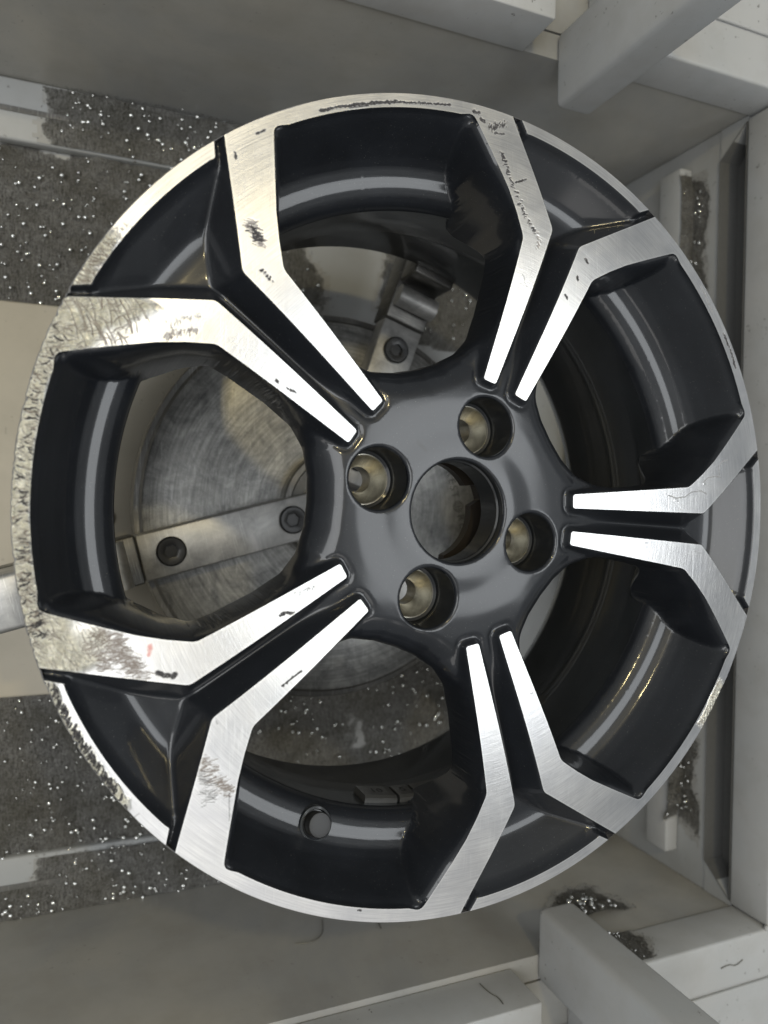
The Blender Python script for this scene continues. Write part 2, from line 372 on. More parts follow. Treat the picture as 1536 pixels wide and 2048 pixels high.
def circle(cx, cy, r, n): t = np.linspace(0, 2*math.pi, n, endpoint=False); return np.stack([cx+r*np.cos(t), cy+r*np.sin(t)], 1)
pts = []; edges = []; cnt = 0
def add_line(P, closed=False):
    global cnt
    n = len(P); pts.append(P); e = [(cnt+i, cnt+i+1) for i in range(n-1)]
    if closed: e.append((cnt+n-1, cnt))
    edges.extend(e); cnt += n
for k in range(5):
    for sg in (1, -1):
        add_line(unfold_half(MB, k, sg)); add_line(unfold_half(arcB, k, sg)); add_line(unfold_half(HOLE, k, sg, True))
add_line(circle(0, 0, R, 1800), True); add_line(circle(0, 0, BORE, 200), True)
for lx, ly in LUGS: add_line(circle(lx, ly, LR, 110), True)
NC = cnt
# free points: rows that follow the outlines + fill
def offs(P, d):
    t = np.gradient(P, axis=0); t /= np.linalg.norm(t, axis=1)[:, None]+1e-12; n = np.stack([-t[:, 1], t[:, 0]], 1); return P+n*d
half = []
for P, win, ds, st in ((MB, False, (.0004, .0009, .0015, .0022, .003, .004), 2), (arcB, False, (.0004, .0009, .0016, .0026), 2), (HOLE, True, (.0004, .0009, .0015, .0022, .003, .004, .0052, .0066), 2)):
    for d in ds:
        for sg in (1, -1):
            Q = offs(P, d*sg)[::st]
            if win:
                a = A36-np.arctan2(Q[:, 1], Q[:, 0]); r_ = np.hypot(Q[:, 0], Q[:, 1]); Q = np.stack([r_*np.cos(a), r_*np.sin(a)], 1)
            half.append((Q, d))
hp = []
for Q, d in half:
    a = np.arctan2(Q[:, 1], Q[:, 0]); ok = (a > .0004) & (a < A36-.0004); Q = Q[ok]
    dist = np.minimum(seg_dist(Q, MBc), seg_dist(Q, ARCc)); dist = np.minimum(dist, seg_dist(np.stack([np.hypot(Q[:,0],Q[:,1])*np.cos(A36-np.arctan2(Q[:,1],Q[:,0])), np.hypot(Q[:,0],Q[:,1])*np.sin(A36-np.arctan2(Q[:,1],Q[:,0]))], 1), HOLEc))
    hp.append(Q[dist > d*.82])
hp = np.vstack(hp)
# hex fill of the half sector
g = .00125; gx, gy = np.meshgrid(np.arange(0, .2205, g), np.arange(0, .14, g*.866)); gx = gx+((np.arange(gx.shape[0]) % 2)*g/2)[:, None]
G = np.stack([gx.ravel(), gy.ravel()], 1)
gm = .00078; mx, my = np.meshgrid(np.arange(0, .2205, gm), np.arange(0, .14, gm*.866)); mx = mx+((np.arange(mx.shape[0]) % 2)*gm/2)[:, None]
Gm = np.stack([mx.ravel(), my.ravel()], 1)
def half_ok(Q):
    a = np.arctan2(Q[:, 1], Q[:, 0]); r_ = np.hypot(Q[:, 0], Q[:, 1]); return Q[(a >= -1e-9) & (a < A36-.0012) & (r_ < R-.0005) & (r_ > .0285)]
G = half_ok(G); Gm = half_ok(Gm)
def mind(Q):
    r_ = np.hypot(Q[:, 0], Q[:, 1]); a = A36-np.arctan2(Q[:, 1], Q[:, 0]); Wq = np.stack([r_*np.cos(a), r_*np.sin(a)], 1)
    return np.minimum(np.minimum(seg_dist(Q, MBc), seg_dist(Q, ARCc)), seg_dist(Wq, HOLEc)), Wq
d1, W1 = mind(G); inm = inside(G, MPOLY) | inside(G, APOLY); inh = inside(W1, np.vstack([HOLE, [(0.0815, -.001)]]))
G = G[(~inm) & (~inh) & (d1 > .0042)]
d2, W2 = mind(Gm); inm = inside(Gm, MPOLY) | inside(Gm, APOLY); Gm = Gm[inm & (d2 > .0012)]
hp_in = hp
free = []
allh = np.vstack([hp_in, G, Gm])
for k in range(5):
    for sg in (1, -1):
        Q = unfold_half(allh, k, sg)
        free.append(Q)
free = np.vstack(free)
rr = np.hypot(free[:, 0], free[:, 1]); ok = (rr < R-.0004) & (rr > BORE+.0005)
for lx, ly in LUGS: ok &= np.hypot(free[:, 0]-lx, free[:, 1]-ly) > LR+.0006
free = free[ok]
extra = [circle(0, 0, BORE+d, 160) for d in (.0004, .0009, .0014, .002)] + [circle(0, 0, R-.0007, 1700)]
for lx, ly in LUGS:
    for d in (.0004, .0009, .0014, .0019, .0025): extra.append(circle(lx, ly, LR+d, 90))
ex = np.vstack(extra); ok = np.hypot(ex[:, 0], ex[:, 1]) > BORE+.0002
for lx, ly in LUGS: ok &= np.hypot(ex[:, 0]-lx, ex[:, 1]-ly) > LR+.0002
free = np.vstack([free, ex[ok]])
gf = .00046; fx, fy = np.meshgrid(np.arange(-.2205, .2205, gf), np.arange(-.2205, .2205, gf*.866)); fx = fx+((np.arange(fx.shape[0]) % 2)*gf/2)[:, None]
Fp = np.stack([fx.ravel(), fy.ravel()], 1); fr = np.hypot(Fp[:, 0], Fp[:, 1]); fa = np.degrees(np.arctan2(Fp[:, 1], Fp[:, 0])-TH0) % 360
zone = (fr < R-.0006) & (((fa > 148.8) & (fa < 158.5) & (fr > .2115)) | ((fa > 153.5) & (fa < 170) & (fr > .184)) | ((fa > 158) & (fa < 203) & (fr > .2115)) | ((fa > 191) & (fa < 211) & (fr > .172)) | ((fa > 202) & (fa < 222.5) & (fr > .2115)) | ((fa > 324) & (fa < 335) & (fr > .212)))
for cx_, cy_, rd in ((29, 170, 17), (38, 155, 12), (15, 209, 10), (-117, 131, 12), (-62, 205, 16), (-35, 212, 14), (-83, 198, 8), (-135, -125, 16), (-150, 80, 12), (170, 18, 20), (150, 11, 14), (188, 105, 10)):
    zone |= (fr < R-.0006) & (np.hypot(Fp[:, 0]*1000-cx_, Fp[:, 1]*1000-cy_) < rd)
Fp = Fp[zone]; Uf = fold(Fp)[3]; mm = (inside(Uf, MPOLY) | inside(Uf, APOLY)); Fp = Fp[mm]; Uf = Uf[mm]
dd = np.minimum(seg_dist(Uf, MBc), seg_dist(Uf, ARCc)); Fp = Fp[dd > .0006]
ck = lambda P: np.round(P/.0011).astype(np.int64) @ np.array([100000, 1]); fset = np.unique(ck(Fp))
fU = fold(free)[3]; fin = inside(fU, MPOLY) | inside(fU, APOLY); fdd = np.minimum(seg_dist(fU[fin], MBc), seg_dist(fU[fin], ARCc)); kill = np.zeros(len(free), bool); kill[np.where(fin)[0][fdd > .0009]] = True
kill &= np.isin(ck(free), fset); free = np.vstack([free[~kill], Fp])
# drop coincident points
key = np.round(free/.00022).astype(np.int64); _, ui = np.unique(key[:, 0]*100000+key[:, 1], return_index=True); free = free[ui]
allp = np.vstack(pts+[free]); print('cdt points', len(allp), time.time()-T0)
res = delaunay_2d_cdt([Vector((float(x), float(y))) for x, y in allp], edges, [], 0, 1e-6)
V2 = np.array([(v[0], v[1]) for v in res[0]]); TRI = np.array([f for f in res[2] if len(f) == 3]); print('cdt', len(V2), len(TRI), time.time()-T0)
H, inM_v, inA_v, dE, kk, sgn_v, rv, sv, Uv, Wv = field(V2)
cen = V2[TRI].mean(1); rc, scn, bc, Uc, Wc, kc, sc_ = fold(cen)
fM = inside(Uc, MPOLY); fA = inside(Uc, APOLY); fH = inside(Wc, np.vstack([HOLE, [(.0815, -.001)]]))
drop = (rc > R-1e-6) | (rc < BORE) | fH
for lx, ly in LUGS: drop |= np.hypot(cen[:, 0]-lx, cen[:, 1]-ly) < LR
# vertices lying on the cut outlines take the machined height
onb = np.zeros(len(V2), bool)
um = np.unique(TRI[(fM | fA) & ~drop]); onb[um] = True
H = np.where(onb, ztop(rv), H)
# ---- damage attributes (object facts: kerb rash and marks, in wheel millimetres)
ang = np.degrees(np.arctan2(V2[:, 1], V2[:, 0])-TH0) % 360
def band(a, lo, hi, soft=2.0): return ss(a, lo-soft, lo+soft*.3)*(1-ss(a, hi-soft*.3, hi+soft))
from mathutils import noise as mn
sel = np.where(onb)[0]
nz1 = np.zeros(len(V2)); nz2 = np.zeros(len(V2))
for i in sel:
    x, y = V2[i]
    if x < -.10 or rv[i] > .205:
        nz1[i] = mn.noise(Vector((x*90, y*90, 0))); nz2[i] = mn.noise(Vector((x*420, y*260, 3.1)))
rash = np.zeros(len(V2))
rash = np.maximum(rash, band(ang, 149.5, 157.2, 1.2)*ss(rv+nz1*.004, .2125, .2150))                     # gouged arc piece
arm2 = band(ang, 154.0, 166, 1.0)*ss(rv+nz1*.007-.0016*(ang-158), .1895, .196)                          # arm above the left window
rash = np.maximum(rash, arm2)
rash = np.maximum(rash, band(ang, 160, 198, 2.0)*ss(rv+nz1*.002, .2115, .2135))                         # rim lip, left
arm3 = band(ang, 192.5, 203.5, 1.0)*ss(rv+nz1*.010, .190, .204); rash = np.maximum(rash, arm3*.9)
rash = np.maximum(rash, band(ang, 204, 221, 1.5)*ss(rv+nz1*.003+nz2*.0015, .2168, .2185)*.9)            # chips on the outer edge of the lower arc
rash = np.maximum(rash, band(ang, 326, 333, 1.5)*ss(rv+nz1*.002, .2135, .215)*.7)
rash *= onb
MARKS = [('dark', 1.2, 0.6, [(-84.8, 197.6), (-74.4, 202.1), (-63.8, 205.6), (-52.9, 208.7), (-41.8, 211.4)]), ('dark', 0.7, 0.5, [(-41.8, 211.4), (-27.5, 213.8), (-12.8, 216.3)]), ('dark', 0.7, 0.3, [(-69.1, 202.1), (-58.4, 205.9)]), ('dark', 1.2, 0.9, [(0.8, 216.0), (4.8, 215.1)]), ('dark', 1.2, 0.9, [(5.9, 213.1), (8.3, 211.4)]), ('dark', 2.4, 1.6, [(11.9, 208.8), (16.5, 211.5), (21.7, 213.5)]), ('dark', 0.8, 0.4, [(12.7, 206.1), (20.1, 207.1)]), ('dark', 2.1, 1.3, [(17.9, 196.6), (22.1, 185.5), (26.0, 176.6), (30.8, 166.3), (35.6, 159.4), (39.6, 155.3)]), ('brown', 1.8, 1.2, [(39.6, 155.3), (41.8, 152.1), (40.7, 147.3)]), ('dark', 0.8, 0.5, [(26.6, 180.8), (33.1, 184.0)]), ('brown', 3.0, 2.6, [(-120.3, 137.0), (-117.6, 133.8), (-115.2, 129.4), (-114.2, 125.9)]), ('dark', 2.6, 2.2, [(-119.6, 135.2), (-116.7, 130.4), (-114.7, 127.1)]), ('dark', 1.0, 1.0, [(-113.3, 113.7), (-108.4, 109.6)]), ('dark', 0.7, 0.2, [(-116.5, 179.8), (-112.2, 182.6)]), ('dark', 0.8, 0.4, [(-126.5, 170.1), (-126.1, 165.7)]), ('brown', 1.1, 1.6, [(-157.1, 78.5), (-153.3, 79.7), (-148.9, 81.1), (-143.3, 82.5)]), ('grey', 0.9, 1.2, [(-156.7, 82.4), (-151.2, 86.4), (-142.3, 89.1)]), ('brown', 1.8, 4.5, [(-185.9, -57.9), (-179.6, -61.5), (-173.2, -68.6), (-168.8, -75.7)]), ('brown', 1.5, 4.0, [(-180.8, -55.1), (-175.4, -61.7), (-170.6, -71.0), (-164.5, -77.8)]), ('brown', 1.4, 3.5, [(-189.0, -61.1), (-183.7, -65.8), (-180.5, -72.7)]), ('red', 1.4, 0.3, [(-162.3, -62.3), (-163.1, -67.8)]), ('dark', 1.6, 0.9, [(-159.1, -75.8), (-154.7, -77.0), (-151.3, -76.8)]), ('dark', 1.0, 0.5, [(-101.7, -52.0), (-98.3, -50.5), (-94.9, -51.1)]), ('grey', 1.2, 1.0, [(-93.9, -42.6), (-88.0, -39.9), (-81.6, -38.2)]), ('brown', 1.0, 3.2, [(-139.9, -116.5), (-135.9, -121.7), (-131.1, -128.2), (-125.1, -136.2)]), ('grey', 1.0, 3.2, [(-139.3, -123.7), (-136.9, -129.9), (-133.2, -137.6)]), ('dark', 0.6, 0.2, [(-100.2, -86.1), (-95.2, -82.4), (-90.3, -79.8)]), ('grey', 0.9, 0.2, [(138.3, 10.9), (144.4, 9.2), (151.3, 10.2), (157.0, 13.4), (163.9, 14.1), (168.2, 12.4)]), ('grey', 0.8, 0.2, [(166.3, 19.8), (169.7, 22.4), (175.7, 23.5), (180.5, 23.0)]), ('grey', 0.8, 0.2, [(180.0, 25.2), (179.0, 29.9), (181.9, 33.1), (187.1, 34.3)]), ('dark', 0.9, 0.5, [(73.6, 145.1), (75.1, 143.6)]), ('dark', 0.9, 0.4, [(67.2, 135.0), (68.7, 132.9)]), ('dark', 0.8, 0.3, [(60.3, 123.5), (61.7, 121.7)]), ('dark', 0.8, 0.3, [(-105.4, 62.6), (-104.6, 61.7)]), ('dark', 0.6, 0.3, [(-99.7, 59.3), (-95.3, 57.3)]), ('grey', 0.9, 0.4, [(163.9, 143.2), (174.4, 127.3)]), ('dark', 0.9, 0.6, [(184.6, 114.2), (190.9, 103.7), (194.5, 94.5)]), ('brown', 1.4, 1.0, [(186.1, -107.1), (181.9, -116.4)]), ('hub', 1.6, 0.6, [(-25.3, 36.7), (-22.8, 34.7), (-21.0, 32.9)]), ('dark', 0.8, 0.3, [(-57.5, -206.2), (-55.9, -206.8)]), ('dark', 0.8, 0.5, [(-172.2, -136.4), (-171.5, -137.0)])]
ATT = {n: np.zeros(len(V2)) for n in ('mark', 'brown', 'red', 'hubmark', 'bright')}
dent = np.zeros(len(V2))
def stroke(name, P, wd, strength=1.0, depth=0.0):
    P = np.array(P)/1000; lo = P.min(0)-wd/500; hi = P.max(0)+wd/500
    c = np.where((V2[:, 0] > lo[0]) & (V2[:, 0] < hi[0]) & (V2[:, 1] > lo[1]) & (V2[:, 1] < hi[1]))[0]
    if len(c) == 0 or len(P) < 2: return
    wd = wd*1.25+.35; d = seg_dist(V2[c], P); f = 1-ss(d, wd/2000*.35, wd/2000*1.25)
    if name: ATT[name][c] = np.maximum(ATT[name][c], f*strength)
    dent[c] = np.minimum(dent[c], -f*depth) if depth >= 0 else np.maximum(dent[c], -f*depth)
for kind, wd, amp, P in MARKS:
    P = np.array(P, float); D = densify(P, .9); t = np.gradient(D, axis=0); t /= np.linalg.norm(t, axis=1)[:, None]; n = np.stack([-t[:, 1], t[:, 0]], 1)
    name = {'dark': 'mark', 'grey': 'mark', 'brown': 'brown', 'red': 'red', 'hub': 'hubmark'}[kind]
    if kind == 'grey' and amp <= .3:       # lifted lacquer line
        stroke(None, D, wd*1.6, 1, -.00035); stroke('mark', D+n*.7, .5, .35); continue
    st = .42 if kind == 'grey' else 1.0
    if amp < 1.0:
        J = D+n*(rng.normal(0, amp*.45, len(D)))[:, None]
        for i in range(len(J)-1):
            if rng.random() < .86: stroke(name, J[i:i+2], wd*rng.uniform(.5, 1.3), st*rng.uniform(.6, 1), 0)
    if amp >= .5:   # fan of short scratches across the stroke
        for i in range(int(len(D)*(4.2 if amp > 1.5 else 2.0))):
            j = rng.integers(0, len(D)); q = D[j]+n[j]*rng.normal(0, amp*.5)+t[j]*rng.normal(0, .6); L = rng.uniform(.5, 1.4)*amp; a0 = rng.normal(.5, .25)
            dv = (n[j]*math.cos(a0)+t[j]*math.sin(a0))*L; stroke(name, [q-dv/2, q+dv/2], rng.uniform(.05, .35), st*rng.uniform(.3, .95), .00012)
def local(x, y): return TH0, x, y
def groove(r0, adeg, d, L, wd, st, dep, bend=.15, name='brown'):
    a = math.radians(adeg)+TH0; q = np.array([r0*math.cos(a), r0*math.sin(a)]); dv = np.array([math.cos(d), math.sin(d)])*L/2; nn = np.array([-dv[1], dv[0]])
    P = [q-dv, q-dv*.4+nn*bend, q+dv*.4+nn*bend, q+dv]; stroke(name, P, wd, st, dep); o = nn/(np.linalg.norm(nn)+1e-9)*(wd+.25)*.8
    stroke('bright', [p+o for p in P], wd*.8, min(1, st*1.1), -dep*.5)
U_ = rng.uniform
for i in range(34):    # long curved rakes across the torn arm, upper left
    groove(U_(190, 214), U_(154.3, 162), 2.02+rng.normal(0, .16), U_(7, 19), U_(.25, .55), U_(.5, .95), .0004, -.12)
for i in range(190):   # short cross cuts between them
    groove(U_(190, 219), U_(154.3, 165), rng.normal(.25, .35), U_(1.2, 5.5), U_(.1, .4), U_(.35, .85), .0003)
for i in range(430):   # cuts across the left lip
    a = U_(161, 199); groove(U_(212.3, 219.3), a, math.radians(a)+TH0+rng.normal(0, .38), U_(1.0, 4.2), U_(.1, .5), U_(.3, .95), .00035, name='brown' if U_(0, 1) < .7 else 'mark')
for i in range(110):   # arc piece, upper left
    a = U_(149.3, 157.6); groove(U_(213.5, 219), a, math.radians(a)+TH0+rng.normal(.1, .3), U_(1.2, 5), U_(.15, .5), U_(.35, .9), .00035)
for i in range(4): groove(U_(214, 218), U_(146, 149.5), U_(0, 3), U_(3, 6), .3, .6, .0002)
for i in range(210):   # torn arm, lower left
    groove(U_(188, 219), U_(192.5, 204), rng.normal(2.35, .3), U_(1.5, 8), U_(.1, .45), U_(.3, .8), .0003)
for i in range(85):    # chips along the outer edge of the lower arc
    a = U_(203.5, 221.5); groove(U_(217.3, 219.3), a, math.radians(a)+TH0+rng.normal(.7, .3), U_(1.0, 4.0), U_(.3, 1.0), U_(.4, 1.0), .0005, name='mark')
for i in range(26):
    a = U_(325, 334); groove(U_(213.5, 219.3), a, math.radians(a)+TH0+rng.normal(0, .4), U_(1.0, 3.0), U_(.2, .5), U_(.3, .8), .0003)
for i in range(130):
    a = rng.uniform(0, 2*math.pi); r0 = rng.uniform(80, 219); q = np.array([r0*math.cos(a), r0*math.sin(a)]); d = rng.uniform(0, math.pi); L = rng.exponential(3)+1
    dv = np.array([math.cos(d), math.sin(d)])*L/2; stroke('mark', [q-dv, q+dv], .5, rng.uniform(.08, .35))
for nm in ('mark', 'brown', 'red', 'bright'): ATT[nm] *= onb
ATT['bright'] *= (1-ATT['mark'])*(1-ATT['brown'])
ATT['hubmark'] *= ~onb
edge_highlight = np.where(onb, 1-ss(dE, .0002, .0011), 0)*(1-rash*.7)  # mask of the painted edge highlight, fading inwards
rough_h = rash*(nz2*.00045-.00025)
# keep the sheet shared edge watertight: same displacement both sides
Hz = H+rough_h+dent*(onb)
def nick(a_deg):   # torn outline of the rim edge where the wheel was kerbed
    a_deg = np.asarray(a_deg); f = np.interp(a_deg, [148, 152, 158, 164, 200, 204, 221, 224, 325, 328, 333, 336], [0, .8, 1, .8, .8, 1.2, .9, 0, 0, .8, .6, 0])
    v = np.array([max(0, mn.noise(Vector((x*1.9, 3.3, 0)))+.55*mn.noise(Vector((x*5.1, 9.3, 0)))-.08) for x in a_deg.ravel()]).reshape(a_deg.shape); return f*v*.0017
er = rv > .2178; sc_r = np.ones(len(V2)); sc_r[er] = 1-nick(ang[er])*ss(rv[er], .2178, .2199)/rv[er]
V3 = np.column_stack([V2*sc_r[:, None], Hz]); print('field done', time.time()-T0)
wheel = empty('alloy_wheel'); tag(wheel, 'kerb-damaged alloy wheel with gloss black paint and bright machined spoke faces, clamped face up', 'wheel')
def submesh(name, fmask, parent, mat, attrs=True):
    F = TRI[fmask]; used, inv = np.unique(F, return_inverse=True); F = inv.reshape(-1, 3)
    me = mesh_np(name, V3[used], F)
    # faces up
    nrm = np.zeros(len(me.polygons)*3); me.polygons.foreach_get('normal', nrm)
    if nrm[2::3].mean() < 0: me.flip_normals()
    if attrs:
        for an, arr in list(ATT.items())+[('rash', rash), ('edge', edge_highlight)]:
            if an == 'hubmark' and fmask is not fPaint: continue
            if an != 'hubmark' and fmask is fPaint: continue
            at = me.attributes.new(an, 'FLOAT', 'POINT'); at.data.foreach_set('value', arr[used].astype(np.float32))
    return link(name, me, mat, parent)
fPaint = (~fM) & (~fA) & (~drop)
body = submesh('painted_spokes_and_hub', fPaint, wheel, PAINT)
wk = np.floor((np.degrees(np.arctan2(cen[:, 1], cen[:, 0])-TH0) % 360)/72).astype(int)   # window index: between spoke k and k+1
lab_w = {0: 'machined spoke face round the upper right window', 1: 'machined spoke face round the top window with a black jagged scratch', 2: 'machined spoke face round the left window, torn by kerb rash', 3: 'machined spoke face round the bottom window with the valve', 4: 'machined spoke face round the lower right window'}
for k in range(5):
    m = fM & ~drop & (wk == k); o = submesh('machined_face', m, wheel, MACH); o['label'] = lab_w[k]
sp_k = (np.round((np.degrees(np.arctan2(cen[:, 1], cen[:, 0])-TH0) % 360)/72).astype(int)) % 5
for k in range(5):
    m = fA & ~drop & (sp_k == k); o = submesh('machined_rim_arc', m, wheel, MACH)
    if k in (2, 3): o['label'] = {2: 'gouged machined rim arc at upper left', 3: 'machined rim arc with a chipped outer edge'}[k]
# ---- rim edge and outside, skirts, barrel
me = lathe('outer_rim_flange', [(.2200, 0.0), (.22035, -.0003), (.2206, -.0012), (.2206, -.0075), (.2190, -.0095), (.2120, -.0125), (.2060, -.018), (.2050, -.040), (.1960, -.050), (.1930, -.075), (.1960, -.110), (.2040, -.140), (.2050, -.158), (.2120, -.166), (.2205, -.170), (.2210, -.178), (.2170, -.181), (.2050, -.179)], 900)
for v in me.vertices:
    if v.co.z > -.005: q_ = float(nick(np.array([(math.degrees(math.atan2(v.co.y, v.co.x)-TH0)) % 360]))[0]); k_ = 1-q_*(1+v.co.z/.006)/.22; v.co.x *= k_; v.co.y *= k_
link('outer_rim_flange', me, mat_metal('worn_rim_edge', (.50, .49, .50), (.66, .65, .65), .4, 60), wheel)
prof = [(.1764, -.0462), (.1764, -.060), (.1768, -.0605), (.1768, -.084), (.1780, -.088), (.1820, -.093), (.1870, -.104), (.1885, -.112), (.1888, -.150), (.1900, -.153), (.1900, -.158), (.1935, -.166), (.1960, -.172), (.1990, -.1735), (.2060, -.179)]
link('barrel', lathe('barrel', prof, 300, sharp=30), PAINT2, wheel)
# walls of the spokes behind the windows
V = []; F = []
for k in range(5):
    Pp = unfold_half(HOLE, k, 1, True); Pn = unfold_half(HOLE, k, -1, True)[::-1]
    # window k lies between spokes k (sgn +) and k+1 (sgn -)
    Pn = unfold_half(HOLE, (k+1) % 5, -1, True)[::-1]
    loop = np.vstack([Pp, Pn[1:-1]]); ctr = loop.mean(0); Hh = field(loop)[0]
    b0 = len(V); n = len(loop); rl = np.hypot(loop[:, 0], loop[:, 1]); inner = rl < .1755
    for lev, (dz, off) in enumerate(((0, 0), (.001, .0004), (.003, .0022), (.006, .0060), (.010, .0120))):
        for p, h, ii in zip(loop, Hh, inner):
            dirv = p-ctr; L = np.linalg.norm(dirv); q = p+dirv/L*off*(1 if ii else .02); V.append((q[0], q[1], h-dz if ii else min(h, -.046)-dz*.05))
    for lev in range(4):
        for i in range(n):
            j = (i+1) % n
            if inner[i] or inner[j]: F.append((b0+lev*n+i, b0+(lev+1)*n+i, b0+(lev+1)*n+j, b0+lev*n+j))
link('spoke_side_walls', mesh_np('spoke_side_walls', V, F), PAINT, wheel)
STUDP = mat_paint('stud_hole_black_paint', (.008, .009, .010), .45, .5); STUDP.node_tree.nodes['Principled BSDF'].inputs['Coat Weight'].default_value = .25
# centre bore: three steps and the pilot ring with its notches
me = lathe('centre_bore', [(BORE, -.0060), (.0287, -.008), (.0287, -.011), (.0277, -.0116), (.0275, -.013), (.0282, -.0135), (.0282, -.030), (.0375, -.031), (.0375, -.0520)], 128, sharp=30)
link('centre_bore', me, STUDP, wheel)
ring = []; ZB = -.0445
for i in range(360):
    t = math.radians(i); r_ = .0293
    for a_c, hw in ((19, 13), (-80, 13), (-190, 13)):
        dd = abs((i-a_c+180) % 360-180); r_ += (.0066)*(1-float(ss(np.array(dd), hw*.55, hw)))
    ring.append((t, min(r_, .0360)))
V = [(r_*math.cos(t), r_*math.sin(t), ZB) for t, r_ in ring]+[(.0377*math.cos(t), .0377*math.sin(t), ZB) for t, r_ in ring]+[(r_*math.cos(t), r_*math.sin(t), ZB-.007) for t, r_ in ring]
F = [(i, (i+1) % 360, 360+(i+1) % 360, 360+i) for i in range(360)]+[(i, 720+i, 720+(i+1) % 360, (i+1) % 360) for i in range(360)]
me = mesh_np('bore_pilot_ring', V, F); set_auto(me, 30); link('bore_pilot_ring', me, mat_plain('brown_stained_bore_metal', (.022, .017, .012), .45, .5), wheel)
# stud holes
for lx, ly in LUGS:
    o = link('stud_hole', lathe('stud_hole', [(LR, -.0070), (LR-.0002, -.009), (LR-.0006, -.0285), (.0140, -.0292)], 72), STUDP, wheel, (lx, ly, 0))
    link('stud_seat', lathe('stud_seat', [(.0142, -.0285), (.0136, -.0285), (.0132, -.0291), (.0130, -.0297), (.0088, -.0370), (.0074, -.0382), (.0072, -.0395), (.0072, -.050)], 72, sharp=25), SEAT, o)
# valve in its boss
vx, vy = -.0703, -.1741; va = math.atan2(vy, vx); vq = Vector((-math.cos(va)*.30, -math.sin(va)*.30, 1)).normalized().to_track_quat('Z', 'Y').to_matrix().to_4x4(); vq.translation = Vector((vx, vy, -.0350))
vs = lathe('valve_grommet', [(.0098, -.012), (.0098, .0008), (.0092, .0016), (.0080, .0018), (.0076, .0010), (.0074, .0002), (.0066, .0002)], 64); vs.transform(vq); vo = link('valve_grommet', vs, PAINT2, wheel)
vs = lathe('valve_cap', [(.0069, -.003), (.0069, .0068), (.0063, .0076), (.0048, .0078), (.0001, .0078)], 64); vs.transform(vq); link('valve_cap', vs, RUB, vo)
def text_mesh(name, body, size, depth=.0002, mat4=None, align='CENTER'):
    cu = bpy.data.curves.new(name, 'FONT'); cu.body = body; cu.size = size; cu.extrude = depth; cu.align_x = align; cu.align_y = 'CENTER'; cu.resolution_u = 3
    o = bpy.data.objects.new(name, cu); COL.objects.link(o); dg = bpy.context.evaluated_depsgraph_get(); me = bpy.data.meshes.new_from_object(o.evaluated_get(dg)); me.name = name
    COL.objects.unlink(o); bpy.data.objects.remove(o)
    if mat4 is not None: me.transform(mat4)
    return me
WEIGHT = mat_plain('dark_grey_balance_weight', (.045, .045, .043), .42, .3, .2)
WTXT = mat_plain('pressed_lettering', (.012, .012, .012), .6)
LIPW = .1764
for a0, a1, tx in ((-101.5, -94.6, '10'), (-94.0, -90.4, '5'), (-89.8, -83.2, '10'), (-82.6, -79.0, '5')):
    V = []; F = []; n = 8; pr = [(LIPW, -.0500), (LIPW-.0028, -.0500), (LIPW-.0042, -.0515), (LIPW-.0042, -.0665), (LIPW-.0028, -.068), (LIPW, -.068)]
    for i in range(n+1):
        t = math.radians(a0+(a1-a0)*i/n); sh = .0 if 0 < i < n else .0004
        for r_, z in pr: V.append(((r_+sh)*math.cos(t), (r_+sh)*math.sin(t), z))
    m = len(pr)
    for i in range(n):
        for j in range(m-1): F.append((i*m+j, i*m+j+1, (i+1)*m+j+1, (i+1)*m+j))
    F += [tuple(range(m)), tuple(range(n*m, n*m+m))[::-1]]
    me = mesh_np('balance_weight', V, F); set_auto(me, 35); wo = link('balance_weight', me, WEIGHT, wheel)
    am = math.radians((a0+a1)/2); nv = Vector((-math.cos(am), -math.sin(am), 0)); up = Vector((0, 0, -1)); xv = up.cross(nv)
    mt = Matrix((xv.to_4d(), up.to_4d(), nv.to_4d(), (0, 0, 0, 1))).transposed(); mt[3][0] = mt[3][1] = mt[3][2] = 0; mt.translation = Vector(((LIPW-.0043)*math.cos(am), (LIPW-.0043)*math.sin(am), -.059))
    link('weight_lettering', text_mesh('weight_lettering', tx, .0085, .0001, mt), WTXT, wo)
print('wheel done', time.time()-T0)

# ================================================================ CHUCK
ZC = -.220; RC = .155
chuck = empty('three_jaw_chuck', (0, 0, ZC)); tag(chuck, 'round scuffed steel chuck plate with three bolted jaws holding the wheel from below', 'chuck')
def loc_z(me): me.transform(Matrix.Translation((0, 0, -ZC))); return me
def fan_disc(name, prof, n=160):
    me = lathe(name, prof, n); bm = bmesh.new(); bm.from_mesh(me); bmesh.ops.remove_doubles(bm, verts=bm.verts, dist=1e-5); bm.to_mesh(me); bm.free(); return me
link('chuck_plate', loc_z(fan_disc('chuck_plate', [(.00001, ZC), (.05, ZC), (.10, ZC), (.1485, ZC), (.1495, ZC-.0006)])), CHUCK, chuck)
link('chuck_rim', loc_z(lathe('chuck_rim', [(.1495, ZC-.0004), (.1515, ZC-.0028), (.1550, ZC-.0032), (.1558, ZC-.0042), (.1558, ZC-.030), (.150, ZC-.032)], 160)), CHRIM, chuck)
link('chuck_boss', loc_z(lathe('chuck_boss', [(.0455, ZC+.0002), (.0455, ZC+.011), (.0442, ZC+.0125), (.0400, ZC+.0125), (.0385, ZC+.010), (.0300, ZC+.009), (.0290, ZC+.002), (.00001, ZC+.002)], 96)), CHRIM, chuck)
